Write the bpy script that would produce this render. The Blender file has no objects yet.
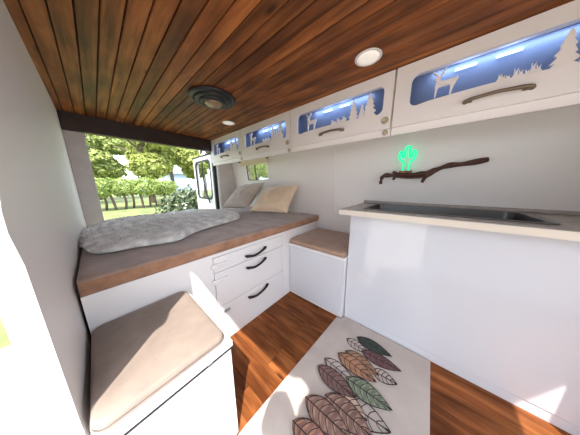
import bpy, bmesh, math, random
from mathutils import Vector, Matrix, noise
random.seed(7)
SC = bpy.context.scene
COL = SC.collection
R = math.radians

# ------------------------------------------------------------------ materials
def new_mat(name):
    m = bpy.data.materials.new(name); m.use_nodes = True
    nt = m.node_tree; b = nt.nodes['Principled BSDF']
    return m, nt, b

def mat(name, col, rough=.5, metal=0., spec=.5, emit=None, estr=0., coat=0., noise_amt=0., noise_scale=30., bump=0., bump_scale=80., sheen=0., trans=0.):
    m, nt, b = new_mat(name)
    b.inputs['Base Color'].default_value = (*col, 1)
    b.inputs['Roughness'].default_value = rough
    b.inputs['Metallic'].default_value = metal
    b.inputs['Specular IOR Level'].default_value = spec
    b.inputs['Coat Weight'].default_value = coat
    b.inputs['Sheen Weight'].default_value = sheen
    b.inputs['Transmission Weight'].default_value = trans
    if emit:
        b.inputs['Emission Color'].default_value = (*emit, 1)
        b.inputs['Emission Strength'].default_value = estr
    if noise_amt or bump:
        tc = nt.nodes.new('ShaderNodeTexCoord')
    if noise_amt:
        n = nt.nodes.new('ShaderNodeTexNoise'); n.inputs['Scale'].default_value = noise_scale; n.inputs['Detail'].default_value = 6
        nt.links.new(tc.outputs['Object'], n.inputs['Vector'])
        r = nt.nodes.new('ShaderNodeValToRGB')
        r.color_ramp.elements[0].position = .3; r.color_ramp.elements[1].position = .7
        r.color_ramp.elements[0].color = (*[c * (1 - noise_amt) for c in col], 1)
        r.color_ramp.elements[1].color = (*[min(1, c * (1 + noise_amt)) for c in col], 1)
        nt.links.new(n.outputs['Fac'], r.inputs['Fac']); nt.links.new(r.outputs['Color'], b.inputs['Base Color'])
    if bump:
        n2 = nt.nodes.new('ShaderNodeTexNoise'); n2.inputs['Scale'].default_value = bump_scale; n2.inputs['Detail'].default_value = 5
        nt.links.new(tc.outputs['Object'], n2.inputs['Vector'])
        bp = nt.nodes.new('ShaderNodeBump'); bp.inputs['Strength'].default_value = bump; bp.inputs['Distance'].default_value = .01
        nt.links.new(n2.outputs['Fac'], bp.inputs['Height']); nt.links.new(bp.outputs['Normal'], b.inputs['Normal'])
    return m

def wood_mat(name, dark, mid, light, rough, stretch=(26, 1.6, 26), coat=0., knots=True, islvar=.35, spec=.5):
    """boards running along Y; every board is an island of its own and gets its own tone"""
    m, nt, b = new_mat(name); N = nt.nodes; L = nt.links
    tc = N.new('ShaderNodeTexCoord'); geo = N.new('ShaderNodeNewGeometry')
    mp = N.new('ShaderNodeMapping'); mp.inputs['Scale'].default_value = stretch
    off = N.new('ShaderNodeVectorMath'); off.operation = 'SCALE'; off.inputs[0].default_value = (13, 7, 5)
    L.new(geo.outputs['Random Per Island'], off.inputs['Scale'])
    add = N.new('ShaderNodeVectorMath'); add.operation = 'ADD'
    L.new(tc.outputs['Object'], add.inputs[0]); L.new(off.outputs[0], add.inputs[1])
    L.new(add.outputs[0], mp.inputs['Vector'])
    n = N.new('ShaderNodeTexNoise'); n.inputs['Scale'].default_value = 1.; n.inputs['Detail'].default_value = 8; n.inputs['Roughness'].default_value = .62; n.inputs['Distortion'].default_value = .6
    L.new(mp.outputs[0], n.inputs['Vector'])
    r = N.new('ShaderNodeValToRGB'); e = r.color_ramp.elements
    e[0].position = .3; e[0].color = (*dark, 1); e[1].position = .72; e[1].color = (*light, 1)
    x = r.color_ramp.elements.new(.5); x.color = (*mid, 1)
    L.new(n.outputs['Fac'], r.inputs['Fac'])
    last = r.outputs['Color']
    # broad blotches of the stain
    n3 = N.new('ShaderNodeTexNoise'); n3.inputs['Scale'].default_value = 1.; n3.inputs['Detail'].default_value = 2
    mp3 = N.new('ShaderNodeMapping'); mp3.inputs['Scale'].default_value = (9, 3.2, 9)
    L.new(add.outputs[0], mp3.inputs['Vector']); L.new(mp3.outputs[0], n3.inputs['Vector'])
    mr3 = N.new('ShaderNodeMapRange'); mr3.inputs['From Min'].default_value = .3; mr3.inputs['From Max'].default_value = .7
    mr3.inputs['To Min'].default_value = .55; mr3.inputs['To Max'].default_value = 1.35
    L.new(n3.outputs['Fac'], mr3.inputs['Value'])
    mr = N.new('ShaderNodeMapRange'); mr.inputs['To Min'].default_value = 1 - islvar; mr.inputs['To Max'].default_value = 1 + islvar
    L.new(geo.outputs['Random Per Island'], mr.inputs['Value'])
    mu = N.new('ShaderNodeMath'); mu.operation = 'MULTIPLY'; L.new(mr.outputs[0], mu.inputs[0]); L.new(mr3.outputs[0], mu.inputs[1])
    sc = N.new('ShaderNodeVectorMath'); sc.operation = 'SCALE'; L.new(last, sc.inputs[0]); L.new(mu.outputs[0], sc.inputs['Scale'])
    last = sc.outputs[0]
    if knots:
        v = N.new('ShaderNodeTexVoronoi'); v.inputs['Scale'].default_value = 1.
        mpk = N.new('ShaderNodeMapping'); mpk.inputs['Scale'].default_value = (7.5, 3.0, 7.5)
        L.new(add.outputs[0], mpk.inputs['Vector']); L.new(mpk.outputs[0], v.inputs['Vector'])
        kr = N.new('ShaderNodeMapRange'); kr.inputs['From Min'].default_value = .04; kr.inputs['From Max'].default_value = .15
        kr.inputs['To Min'].default_value = .22; kr.inputs['To Max'].default_value = 1.
        L.new(v.outputs['Distance'], kr.inputs['Value'])
        s2 = N.new('ShaderNodeVectorMath'); s2.operation = 'SCALE'; L.new(last, s2.inputs[0]); L.new(kr.outputs[0], s2.inputs['Scale'])
        last = s2.outputs[0]
    L.new(last, b.inputs['Base Color'])
    b.inputs['Roughness'].default_value = rough; b.inputs['Specular IOR Level'].default_value = spec; b.inputs['Coat Weight'].default_value = coat; b.inputs['Coat Roughness'].default_value = .25
    bp = N.new('ShaderNodeBump'); bp.inputs['Strength'].default_value = .25; bp.inputs['Distance'].default_value = .004
    L.new(n.outputs['Fac'], bp.inputs['Height']); L.new(bp.outputs['Normal'], b.inputs['Normal'])
    return m

def leaf_mat(name, c1, c2, rough=.55, transl=.3):
    m, nt, b = new_mat(name); N = nt.nodes; L = nt.links
    geo = N.new('ShaderNodeNewGeometry'); r = N.new('ShaderNodeValToRGB')
    r.color_ramp.elements[0].color = (*c1, 1); r.color_ramp.elements[1].color = (*c2, 1)
    L.new(geo.outputs['Random Per Island'], r.inputs['Fac']); L.new(r.outputs['Color'], b.inputs['Base Color'])
    b.inputs['Roughness'].default_value = rough
    tr = N.new('ShaderNodeBsdfTranslucent'); L.new(r.outputs['Color'], tr.inputs['Color'])
    mx = N.new('ShaderNodeMixShader'); mx.inputs[0].default_value = transl
    L.new(b.outputs[0], mx.inputs[1]); L.new(tr.outputs[0], mx.inputs[2])
    L.new(mx.outputs[0], N['Material Output'].inputs['Surface'])
    return m

M = {}
M['wall'] = mat('white_wall_panel', (.82, .79, .765), .5, bump=.05, bump_scale=25)
M['lining'] = mat('grey_pillar_lining', (.60, .55, .52), .7, noise_amt=.06, noise_scale=9)
M['cream'] = mat('cream_lacquer', (.86, .81, .775), .38)
M['white'] = mat('white_lacquer', (.80, .775, .76), .3)
M['gloss'] = mat('white_gloss_laminate', (.68, .69, .725), .10, coat=.6, bump=.03, bump_scale=5)
M['plank'] = wood_mat('stained_pine_boards', (.085, .025, .007), (.23, .073, .019), (.42, .158, .045), .5, stretch=(20, 1.3, 20), coat=.0, spec=.28, islvar=.28)
M['floor'] = wood_mat('red_brown_floor_boards', (.10, .028, .008), (.195, .062, .018), (.335, .125, .040), .40, stretch=(30, 2.2, 30), islvar=.22, coat=.0, spec=.14)
M['groove'] = mat('dark_groove', (.025, .01, .005), .7)
M['beam'] = mat('dark_brown_beam', (.035, .016, .010), .5, noise_amt=.4, noise_scale=12)
M['suede'] = mat('taupe_suede', (.40, .255, .175), .95, noise_amt=.12, noise_scale=14, bump=.12, bump_scale=160, sheen=.3)
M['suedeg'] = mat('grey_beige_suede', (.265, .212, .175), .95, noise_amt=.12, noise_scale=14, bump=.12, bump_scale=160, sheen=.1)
M['tan'] = mat('tan_suede_border', (.36, .19, .11), .95, noise_amt=.25, noise_scale=18, bump=.2, bump_scale=120, sheen=.2)
M['bedtop'] = mat('brown_grey_bed_cover', (.35, .25, .20), .95, noise_amt=.22, noise_scale=9, bump=.3, bump_scale=60, sheen=.4)
M['fluff'] = mat('grey_fleece', (.80, .77, .735), 1., noise_amt=.3, noise_scale=16, bump=.7, bump_scale=60, sheen=.5)
M['satin'] = mat('beige_satin', (.78, .60, .41), .45, noise_amt=.1, noise_scale=8, sheen=.3)
M['linen'] = mat('grey_beige_linen', (.58, .51, .445), .75, noise_amt=.1, noise_scale=9, bump=.1, bump_scale=200)
M['iron'] = mat('antique_black_iron', (.035, .028, .024), .38, metal=.7)
M['bronze'] = mat('antique_bronze', (.22, .17, .12), .45, metal=.6)
M['brass'] = mat('aged_brass_knob', (.50, .42, .29), .4, metal=.4)
M['steel'] = mat('brushed_steel', (.42, .42, .41), .28, metal=1.)
M['darksteel'] = mat('dark_sink_steel', (.075, .072, .068), .35, metal=.8)
M['counter'] = mat('cream_stone_top', (.36, .325, .29), .25, noise_amt=.16, noise_scale=22)
M['counteredge'] = mat('cream_counter_edge', (.74, .66, .55), .4)
M['black'] = mat('black_rubber', (.015, .015, .016), .5)
M['ventblk'] = mat('dark_grey_plastic', (.020, .021, .021), .4)
M['amber'] = mat('smoked_amber_dome', (.33, .22, .12), .18, coat=.5)
M['lamp'] = mat('frosted_lamp_disc', (.85, .82, .76), .4, emit=(1, .93, .82), estr=.32)
M['lamprim'] = mat('white_plastic', (.82, .80, .77), .35)
M['led'] = mat('led_strip', (.6, .75, 1), .4, emit=(.45, .66, 1.), estr=3.5)
M['bluebox'] = mat('blue_grey_liner', (.19, .235, .36), .4)
M['neon'] = mat('green_neon_tube', (0, .3, .12), .3, emit=(.0, .82, .33), estr=1.0)
M['neonbase'] = mat('red_clip', (.30, .035, .03), .5)
M['drift'] = mat('dark_driftwood', (.075, .026, .016), .6, noise_amt=.45, noise_scale=35, bump=.3, bump_scale=70)
M['blind'] = mat('cream_blind_fabric', (.78, .69, .53), .8, bump=.1, bump_scale=200)
M['rug'] = mat('grey_beige_rug_pile', (.52, .45, .395), 1., noise_amt=.1, noise_scale=7, bump=.15, bump_scale=260, sheen=.2)
M['inkline'] = mat('print_dark_line', (.035, .022, .020), 1.)
def printmat(n, c): M[n] = mat('print_' + n, c, 1., noise_amt=.22, noise_scale=18)
printmat('p_dgreen', (.045, .062, .05)); printmat('p_maroon', (.14, .065, .07)); printmat('p_ochre', (.34, .19, .10))
printmat('p_orange', (.40, .20, .12)); printmat('p_mauve', (.17, .10, .09)); printmat('p_green', (.16, .19, .13))
printmat('p_lgreen', (.24, .275, .19)); printmat('p_tan', (.31, .205, .145)); printmat('p_brown', (.215, .12, .095)); printmat('p_peach', (.52, .37, .27)); printmat('p_rust', (.235, .125, .10))
M['grass'] = mat('sunny_grass', (.17, .20, .065), .9, noise_amt=.35, noise_scale=1.3)
M['paving'] = mat('pale_paving', (.42, .38, .33), .9, noise_amt=.15, noise_scale=3)
M['bark'] = mat('tree_bark', (.12, .085, .06), .9, noise_amt=.4, noise_scale=9)
M['leafy'] = leaf_mat('yellow_green_leaves', (.24, .29, .06), (.52, .56, .17), transl=.35)
M['leafd'] = leaf_mat('olive_leaves', (.19, .24, .06), (.46, .52, .17), transl=.3)
M['hedge'] = leaf_mat('bright_hedge_leaves', (.19, .27, .05), (.36, .44, .13), transl=.3)
M['bushl'] = leaf_mat('glossy_shrub_leaves', (.022, .05, .014), (.17, .21, .10), rough=.45, transl=.15)
M['flower'] = mat('cream_blossom', (.55, .56, .42), .7)
M['house'] = mat('pale_blue_render', (.40, .50, .66), .8)
M['roof'] = mat('grey_roof', (.42, .48, .58), .7)
gm, gnt, gb = new_mat('window_glass')
gb.inputs['Base Color'].default_value = (1, 1, 1, 1); gb.inputs['Roughness'].default_value = .02
_tr = gnt.nodes.new('ShaderNodeBsdfTransparent'); _tr.inputs[0].default_value = (.92, .95, .94, 1)
_gl = gnt.nodes.new('ShaderNodeBsdfGlossy'); _gl.inputs['Roughness'].default_value = .02
_mx = gnt.nodes.new('ShaderNodeMixShader'); _mx.inputs[0].default_value = .08
gnt.links.new(_tr.outputs[0], _mx.inputs[1]); gnt.links.new(_gl.outputs[0], _mx.inputs[2]); gnt.links.new(_mx.outputs[0], gnt.nodes['Material Output'].inputs['Surface'])
M['glass'] = gm

# ------------------------------------------------------------------ mesh helpers
def box(bm, x0, x1, y0, y1, z0, z1, bev=0., mi=0, seg=2):
    vs = [bm.verts.new(p) for p in ((x0,y0,z0),(x1,y0,z0),(x1,y1,z0),(x0,y1,z0),(x0,y0,z1),(x1,y0,z1),(x1,y1,z1),(x0,y1,z1))]
    fs = [bm.faces.new([vs[i] for i in f]) for f in ((3,2,1,0),(4,5,6,7),(0,1,5,4),(1,2,6,5),(2,3,7,6),(3,0,4,7))]
    for f in fs: f.material_index = mi
    if bev:
        es = set(e for f in fs for e in f.edges)
        r = bmesh.ops.bevel(bm, geom=list(es), offset=bev, segments=seg, profile=.5, affect='EDGES')
        for f in r['faces']: f.material_index = mi
    return vs

def prism(bm, pts, axis, a0, a1, mi=0):
    """polygon pts (u,v) extruded along axis: 'x'->(u=y,v=z), 'y'->(u=x,v=z), 'z'->(u=x,v=y)"""
    def P(u, v, a):
        return {'x': (a, u, v), 'y': (u, a, v), 'z': (u, v, a)}[axis]
    A = [bm.verts.new(P(u, v, a0)) for u, v in pts]; B = [bm.verts.new(P(u, v, a1)) for u, v in pts]
    n = len(pts); fs = [bm.faces.new(A[::-1]), bm.faces.new(B)]
    for i in range(n):
        fs.append(bm.faces.new((A[i], A[(i+1) % n], B[(i+1) % n], B[i])))
    for f in fs: f.material_index = mi
    bmesh.ops.recalc_face_normals(bm, faces=fs)
    return fs

def tube(bm, pts, rad, seg=8, mi=0, caps=True, closed=False):
    pts = [Vector(p) for p in pts]; n = len(pts)
    rads = rad if isinstance(rad, (list, tuple)) else [rad] * n
    rings = []; ref = None
    for i, p in enumerate(pts):
        if closed: t = (pts[(i+1) % n] - pts[i-1])
        else: t = pts[min(i+1, n-1)] - pts[max(i-1, 0)]
        t.normalize()
        if ref is None:
            ref = Vector((0, 0, 1)) if abs(t.z) < .9 else Vector((1, 0, 0))
        u = (ref - t * ref.dot(t)).normalized(); ref = u; w = t.cross(u)
        rings.append([bm.verts.new(p + (u * math.cos(2*math.pi*k/seg) + w * math.sin(2*math.pi*k/seg)) * rads[i]) for k in range(seg)])
    for i in range(n if closed else n-1):
        a, b_ = rings[i], rings[(i+1) % n]
        for k in range(seg):
            f = bm.faces.new((a[k], a[(k+1) % seg], b_[(k+1) % seg], b_[k])); f.material_index = mi; f.smooth = True
    if caps and not closed:
        bm.faces.new(rings[0][::-1]).material_index = mi; bm.faces.new(rings[-1]).material_index = mi

def lathe(bm, prof, c, seg=40, mi=0, axis='z'):
    rings = []
    for r, h in prof:
        ring = []
        for k in range(seg):
            a = 2*math.pi*k/seg; p = (r*math.cos(a), r*math.sin(a), h)
            if axis == 'x': p = (p[2], p[0], p[1])
            ring.append(bm.verts.new((c[0]+p[0], c[1]+p[1], c[2]+p[2])))
        rings.append(ring)
    for i in range(len(rings)-1):
        for k in range(seg):
            f = bm.faces.new((rings[i][k], rings[i][(k+1) % seg], rings[i+1][(k+1) % seg], rings[i+1][k])); f.material_index = mi; f.smooth = True
    bm.faces.new(rings[0][::-1]).material_index = mi; bm.faces.new(rings[-1]).material_index = mi

def obj(name, bm, mats, parent=None, loc=None, fix=True):
    me = bpy.data.meshes.new(name)
    if fix: bmesh.ops.recalc_face_normals(bm, faces=bm.faces[:])
    bm.to_mesh(me); bm.free()
    for m in (mats if isinstance(mats, (list, tuple)) else [mats]): me.materials.append(m if not isinstance(m, str) else M[m])
    o = bpy.data.objects.new(name, me); COL.objects.link(o)
    if parent: o.parent = parent; o.matrix_parent_inverse = Matrix.Translation(-parent.location) if parent.type == 'EMPTY' else Matrix()
    if loc: o.location = loc
    return o

def tag(o, label=None, cat=None, group=None, kind=None):
    if label: o['label'] = label
    if cat: o['category'] = cat
    if group: o['group'] = group
    if kind: o['kind'] = kind
    return o

def thing(name, loc, label=None, cat=None, group=None, kind=None):
    o = bpy.data.objects.new(name, None); COL.objects.link(o); o.location = loc; o.empty_display_size = .1
    return tag(o, label, cat, group, kind)

def bbox(name, dims, m, parent=None, bev=.0, seg=2):
    bm = bmesh.new(); box(bm, *dims, bev, 0, seg); return obj(name, bm, m, parent)

def struct(name, bm, m, parent=None):
    o = obj(name, bm, m, parent)
    if not parent: o['kind'] = 'structure'
    return o

def curve_pts(ctrl, n=8):
    """Catmull-Rom through control points"""
    out = []; c = [Vector(p) for p in ctrl]
    for i in range(len(c)-1):
        p0 = c[max(i-1, 0)]; p1 = c[i]; p2 = c[i+1]; p3 = c[min(i+2, len(c)-1)]
        for k in range(n):
            t = k/n
            out.append(.5*((2*p1) + (p2-p0)*t + (2*p0-5*p1+4*p2-p3)*t*t + (-p0+3*p1-3*p2+p3)*t**3))
    out.append(c[-1]); return out

# ------------------------------------------------------------------ key measures
XL = -.11                                   # left side wall (sliding-door side)
YR = 2.695                                  # rear end of the living space
ZC = 1.777                                  # ceiling
SUN = Vector((1., 1.02, -2.3))              # direction the sunlight travels
def wx(z): return 1.72 - (z - .6) * .115    # the right side wall leans inward towards the roof

# ------------------------------------------------------------------ setting
bm = bmesh.new()                            # floor boards along the van
x = XL - .05; k = 0
while x < 1.78:
    w = .138
    ys = [-1.25, -.62 + .25*(k % 3), .31 + .33*(k % 2), 1.6 + .2*(k % 3), 2.76]
    for a, b_ in zip(ys, ys[1:]):
        box(bm, x + .0008, min(x + w - .0008, 1.80), a + .0008, b_ - .0008, -.02, 0, .0012, 0, 1)
    x += w; k += 1
box(bm, XL - .05, 1.80, -1.25, 2.76, -.05, -.019, 0, 1)
struct('floor', bm, ['floor', 'groove'])

bm = bmesh.new()                            # ceiling boards along the van with V grooves
x = XL - .03; k = 0
while x < 1.70:
    w = .0655
    pts = [(x + .0046, ZC), (x + w - .0046, ZC), (x + w - .0024, ZC + .0022), (x + w - .0024, ZC + .014), (x + .0024, ZC + .014), (x + .0024, ZC + .0022)]
    prism(bm, pts, 'y', -1.25, YR - .03)
    x += w; k += 1
box(bm, XL - .05, 1.72, -1.25, YR + .05, ZC + .0125, ZC + .035, 0, 1)
struct('ceiling', bm, ['plank', 'groove'])

# right wall, leaning, with the window hole
WY0, WY1, WZ0, WZ1 = 1.785, 2.31, 1.158, 1.435
def leanbox(bm, y0, y1, z0, z1, t0, t1, mi=0):
    """slab on the leaning wall; t is the offset in from the wall face (negative = towards the room)"""
    vs = [bm.verts.new(p) for p in ((wx(z0)+t0,y0,z0),(wx(z0)+t1,y0,z0),(wx(z0)+t1,y1,z0),(wx(z0)+t0,y1,z0),(wx(z1)+t0,y0,z1),(wx(z1)+t1,y0,z1),(wx(z1)+t1,y1,z1),(wx(z1)+t0,y1,z1))]
    for f in ((3,2,1,0),(4,5,6,7),(0,1,5,4),(1,2,6,5),(2,3,7,6),(3,0,4,7)): bm.faces.new([vs[i] for i in f]).material_index = mi
bm = bmesh.new()
leanbox(bm, -1.25, WY0, 0, 1.79, 0, .03); leanbox(bm, WY1, YR + .05, 0, 1.79, 0, .03)
leanbox(bm, WY0, WY1, 0, WZ0, 0, .03); leanbox(bm, WY0, WY1, WZ1, 1.79, 0, .03)
struct('wall_right', bm, 'wall')
bm = bmesh.new(); leanbox(bm, .775, .800, .60, 1.452, -.010, 0); struct('trim_1', bm, 'wall')
w1 = thing('window_1', (wx(1.3), 2.05, 1.158), kind='structure')
bm = bmesh.new(); f = .016
leanbox(bm, WY0, WY1, WZ0, WZ0 + f, -.006, .03); leanbox(bm, WY0, WY1, WZ1 - f, WZ1, -.006, .03)
leanbox(bm, WY0, WY0 + f, WZ0 + f, WZ1 - f, -.006, .03); leanbox(bm, WY1 - f, WY1, WZ0 + f, WZ1 - f, -.006, .03)
obj('window_frame', bm, 'lamprim', w1)
bm = bmesh.new(); g = .010
leanbox(bm, WY0 + f, WY1 - f, WZ0 + f, WZ0 + f + g, .002, .02); leanbox(bm, WY0 + f, WY1 - f, WZ1 - f - g, WZ1 - f, .002, .02)
leanbox(bm, WY0 + f, WY0 + f + g, WZ0 + f, WZ1 - f, .002, .02); leanbox(bm, WY1 - f - g, WY1 - f, WZ0 + f, WZ1 - f, .002, .02)
leanbox(bm, 2.08, 2.094, WZ0 + f, WZ1 - f, .004, .018)
obj('window_seal', bm, 'black', w1)
bm = bmesh.new(); leanbox(bm, WY0 + f, WY1 - f, WZ0 + f, WZ1 - f, .010, .014); obj('window_pane', bm, 'glass', w1)

# left wall; edge of the sliding-door opening is shaped to cast a person's shadow
hz = 1.640
shadow_profile = [(-.031, 0), (-.045, 1.04), (-.025, 1.11), (-.045, 1.20), (-.08, 1.33), (-.098, 1.35), (-.165, 1.414), (-.198, 1.378), (-.215, 1.339), (-.229, 1.29), (-.254, 1.364), (-.286, 1.488), (-.369, 1.64), (-.378, 1.71), (-.335, 1.735), (-.27, 1.67), (-.2, hz)]
poly = [(-1.25, 0.)] + shadow_profile + [(.52, hz), (.590, hz - .06), (.594, 1.10), (.566, 1.06), (.560, 1.02), (.585, .95), (.592, 0.), (YR + .05, 0.), (YR + .05, ZC + .012), (-1.25, ZC + .012)]  # bump on the rear jamb is shaped for its shadow on the cushion
bm = bmesh.new(); prism(bm, poly, 'x', XL - .04, XL); struct('wall_left', bm, 'wall')

bm = bmesh.new()                            # rear end: right pillar panel, left pillar
box(bm, 1.37, 1.70, YR - .005, YR + .05, .0, ZC, .004); box(bm, XL, .02, YR - .005, YR + .05, 0, ZC, .004)
struct('wall_rear', bm, 'lining')
bm = bmesh.new(); box(bm, 1.345, 1.372, YR - .02, YR + .06, 0, 1.62, .004); struct('trim_2', bm, 'white')   # pale door flange
bm = bmesh.new(); box(bm, 1.295, 1.345, YR + .02, YR + .06, 0, 1.60, .004); struct('trim_3', bm, 'black')   # rubber seal
bm = bmesh.new(); box(bm, XL, 1.30, YR - .045, YR + .04, 1.618, ZC + .012, .006); struct('trim_rear', bm, 'beam')
bm = bmesh.new(); box(bm, .95, 1.70, -.86, -.82, 0, ZC, .004); struct('wall_front', bm, 'wall')

# the open rear door, swung out past the pillar
HX, HY = 1.335, YR + .085
d1 = thing('door_1', (HX, HY, .2), kind='structure')
D = Vector((.02, .80, 0)).normalized(); DN = Vector((D.y, -D.x, 0))
def dpt(s, z, n=0.): v = Vector((HX, HY, 0)) + D*s + DN*n; return (v.x, v.y, z)
def dprism(bm, pts, n0, n1, mi=0):
    A = [bm.verts.new(dpt(s, z, n0)) for s, z in pts]; B = [bm.verts.new(dpt(s, z, n1)) for s, z in pts]; n = len(pts)
    bm.faces.new(A[::-1]).material_index = mi; bm.faces.new(B).material_index = mi
    for i in range(n): bm.faces.new((A[i], A[(i+1) % n], B[(i+1) % n], B[i])).material_index = mi
def ring_plate(bm, fn, outer, inner, a0, a1, mi=0):
    """plate with a hole: outer and inner loops with the same number of points"""
    n = len(outer); V = [[bm.verts.new(fn(u, v, a)) for u, v in lp] for lp in (outer, inner) for a in (a0, a1)]
    o0, o1, i0, i1 = V
    for k in range(n):
        j = (k+1) % n
        for q in ((o0[k], o0[j], i0[j], i0[k]), (o1[j], o1[k], i1[k], i1[j]), (o0[j], o0[k], o1[k], o1[j]), (i0[k], i0[j], i1[j], i1[k])):
            bm.faces.new(q).material_index = mi
def holed(bm, outer, inner, x0, x1):
    """plate in the y-z plane with a hole of any outline"""
    for x_ in (x0, x1):
        es = []
        for lp in (outer, inner):
            vs = [bm.verts.new((x_, u, v)) for u, v in lp]
            es += [bm.edges.new((vs[k], vs[(k+1) % len(vs)])) for k in range(len(vs))]
        bmesh.ops.triangle_fill(bm, use_beauty=True, edges=es)
    V = list(bm.verts); n0, n1 = len(outer), len(inner); h = n0 + n1
    for st, n in ((0, n0), (n0, n1)):
        for k in range(n):
            j = (k+1) % n; bm.faces.new((V[st+k], V[st+j], V[h+st+j], V[h+st+k]))
def rrect(x0, x1, y0, y1, r, n=5):
    out = []
    for cx, cy, a0 in ((x1-r, y1-r, 0), (x0+r, y1-r, 90), (x0+r, y0+r, 180), (x1-r, y0+r, 270)):
        for k in range(n+1):
            a = R(a0 + 90*k/n); out.append((cx + r*math.cos(a), cy + r*math.sin(a)))
    return out
bm = bmesh.new()
ring_plate(bm, lambda u, v, a: dpt(u, v, a), rrect(.0, .80, .1, 1.60, .05), rrect(.07, .72, .86, 1.53, .09), -.03, .03)
obj('door_frame', bm, 'white', d1)
bm = bmesh.new()
ring_plate(bm, lambda u, v, a: dpt(u, v, a), rrect(.062, .728, .852, 1.538, .09), rrect(.092, .698, .882, 1.508, .08), -.036, -.012)
obj('window_seal', bm, 'black', d1)
bm = bmesh.new(); dprism(bm, rrect(.08, .71, .87, 1.52, .08), -.004, .004); obj('window_pane', bm, 'glass', d1)
bm = bmesh.new(); tube(bm, curve_pts([dpt(.30, 1.50, -.06), dpt(.33, 1.25, -.055), dpt(.26, 1.0, -.06), dpt(.14, .80, -.055)], 6), .012, 6); obj('strap', bm, 'black', d1)
bm = bmesh.new(); tube(bm, [dpt(.0, 1.61, -.03), dpt(.82, 1.61, -.03)], .014, 6); obj('top_seal', bm, 'black', d1)

# ------------------------------------------------------------------ bed
bb = thing('bed_base', (.8, 1.7, 0), 'white built-in bed base with three drawers across the rear of the van', 'bed')
bm = bmesh.new()
box(bm, XL + .01, .413, .993, 1.02, 0, .670); box(bm, 1.062, 1.69, .993, 1.02, 0, .670); box(bm, .413, 1.062, .993, 1.02, .648, .670); box(bm, .413, 1.062, .993, 1.02, 0, .022)
box(bm, XL + .01, 1.69, 1.02, 2.42, .652, .670)
box(bm, XL + .01, 1.69, 2.40, 2.42, 0, .652)
box(bm, .413, 1.062, 1.03, 1.04, .022, .648)
obj('frame', bm, 'white', bb)
zs = [(.026, .283), (.287, .538), (.542, .645)]
for (z0, z1), (hx0, hx1, hz_) in zip(zs, ((.659, .847, .236), (.657, .836, .488), (.655, .838, .583))):
    dr = bbox('drawer', (.417, 1.058, .990, 1.012, z0, z1), 'white', bb, .0025)
    bm = bmesh.new()
    L_ = hx1 - hx0
    c = [(hx0, .978, hz_ - .004), (hx0 + .02*1, .968, hz_ - .006), (hx0 + L_*.3, .963, hz_ - .012), (hx0 + L_*.5, .962, hz_ - .008), (hx0 + L_*.7, .963, hz_ + .000), (hx1 - .02, .968, hz_ + .010), (hx1, .978, hz_ + .012)]
    p = curve_pts(c, 5); n = len(p)
    tube(bm, p, [.0085 + .0035*abs(2*i/(n-1) - 1)**2 for i in range(n)], 8)
    for hx, dz in ((hx0, -.004), (hx1, .012)):
        lathe(bm, [(.003, 0), (.013, .002), (.013, .006), (.006, .010)], (hx, .990 - .012, hz_ + dz), 12)
        tube(bm, [(hx, .978, hz_ + dz), (hx, .992, hz_ + dz)], .008, 8)
    obj('handle', bm, 'iron', dr)
    if z0 > .2:
        bm = bmesh.new(); zz = (z0 + z1)/2 if z0 > .5 else z1 - .055
        box(bm, .395, .440, .972, .990, zz - .016, zz + .016, .006); box(bm, .440, .505, .980, .990, zz - .006, zz + .012, .004)
        tag(obj('child_latch', bm, 'lamprim', dr), 'pale plastic safety latch')
    else:
        bm = bmesh.new(); box(bm, .452, .497, .978, .990, .232, .248, .004); box(bm, .462, .487, .972, .980, .236, .245, .002); obj('metal_latch', bm, 'steel', dr)

# mattress: rounded slab, brownish top, tan border
bm = bmesh.new()
mx0, mx1, my0, my1, mz0, mz1 = XL + .012, wx(.72) - .008, .982, 2.43, .671, .742
nx, ny = 46, 36
grid = []
for j in range(ny+1):
    row = []
    for i in range(nx+1):
        X = mx0 + (mx1 - mx0)*i/nx; Y = my0 + .012 + (my1 - my0 - .024)*j/ny
        z = mz1 + .006*noise.noise(Vector((X*4, Y*4, 3))) + .004*noise.noise(Vector((X*11, Y*11, 7)))
        row.append(bm.verts.new((X, Y, z)))
    grid.append(row)
for j in range(ny):
    for i in range(nx):
        fc = bm.faces.new((grid[j][i], grid[j][i+1], grid[j+1][i+1], grid[j+1][i])); fc.smooth = True
loop = [grid[0][i] for i in range(nx+1)] + [grid[j][nx] for j in range(1, ny+1)] + [grid[ny][i] for i in range(nx-1, -1, -1)] + [grid[j][0] for j in range(ny-1, 0, -1)]
cen = Vector(((mx0+mx1)/2, (my0+my1)/2, 0))
prev = loop
for off, z in ((.010, mz1 - .010), (.012, (mz0+mz1)/2), (.008, mz0 + .006), (.0, mz0)):
    cur = []
    for v in loop:
        dx = 0; dy = 0
        if abs(v.co.y - (my0+.012)) < 1e-4: dy = -off
        if abs(v.co.y - (my1-.012)) < 1e-4: dy = off
        cur.append(bm.verts.new((v.co.x + dx, v.co.y + dy, z)))
    for k in range(len(loop)):
        fc = bm.faces.new((prev[k], prev[(k+1) % len(loop)], cur[(k+1) % len(loop)], cur[k])); fc.material_index = 1 if z < mz1 - .011 else 0; fc.smooth = True
    prev = cur
bm.faces.new(prev).material_index = 1
mt = obj('mattress', bm, ['bedtop', 'tan'])
tag(mt, 'brown-grey covered mattress with a tan suede border on the white bed base', 'mattress')

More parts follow.
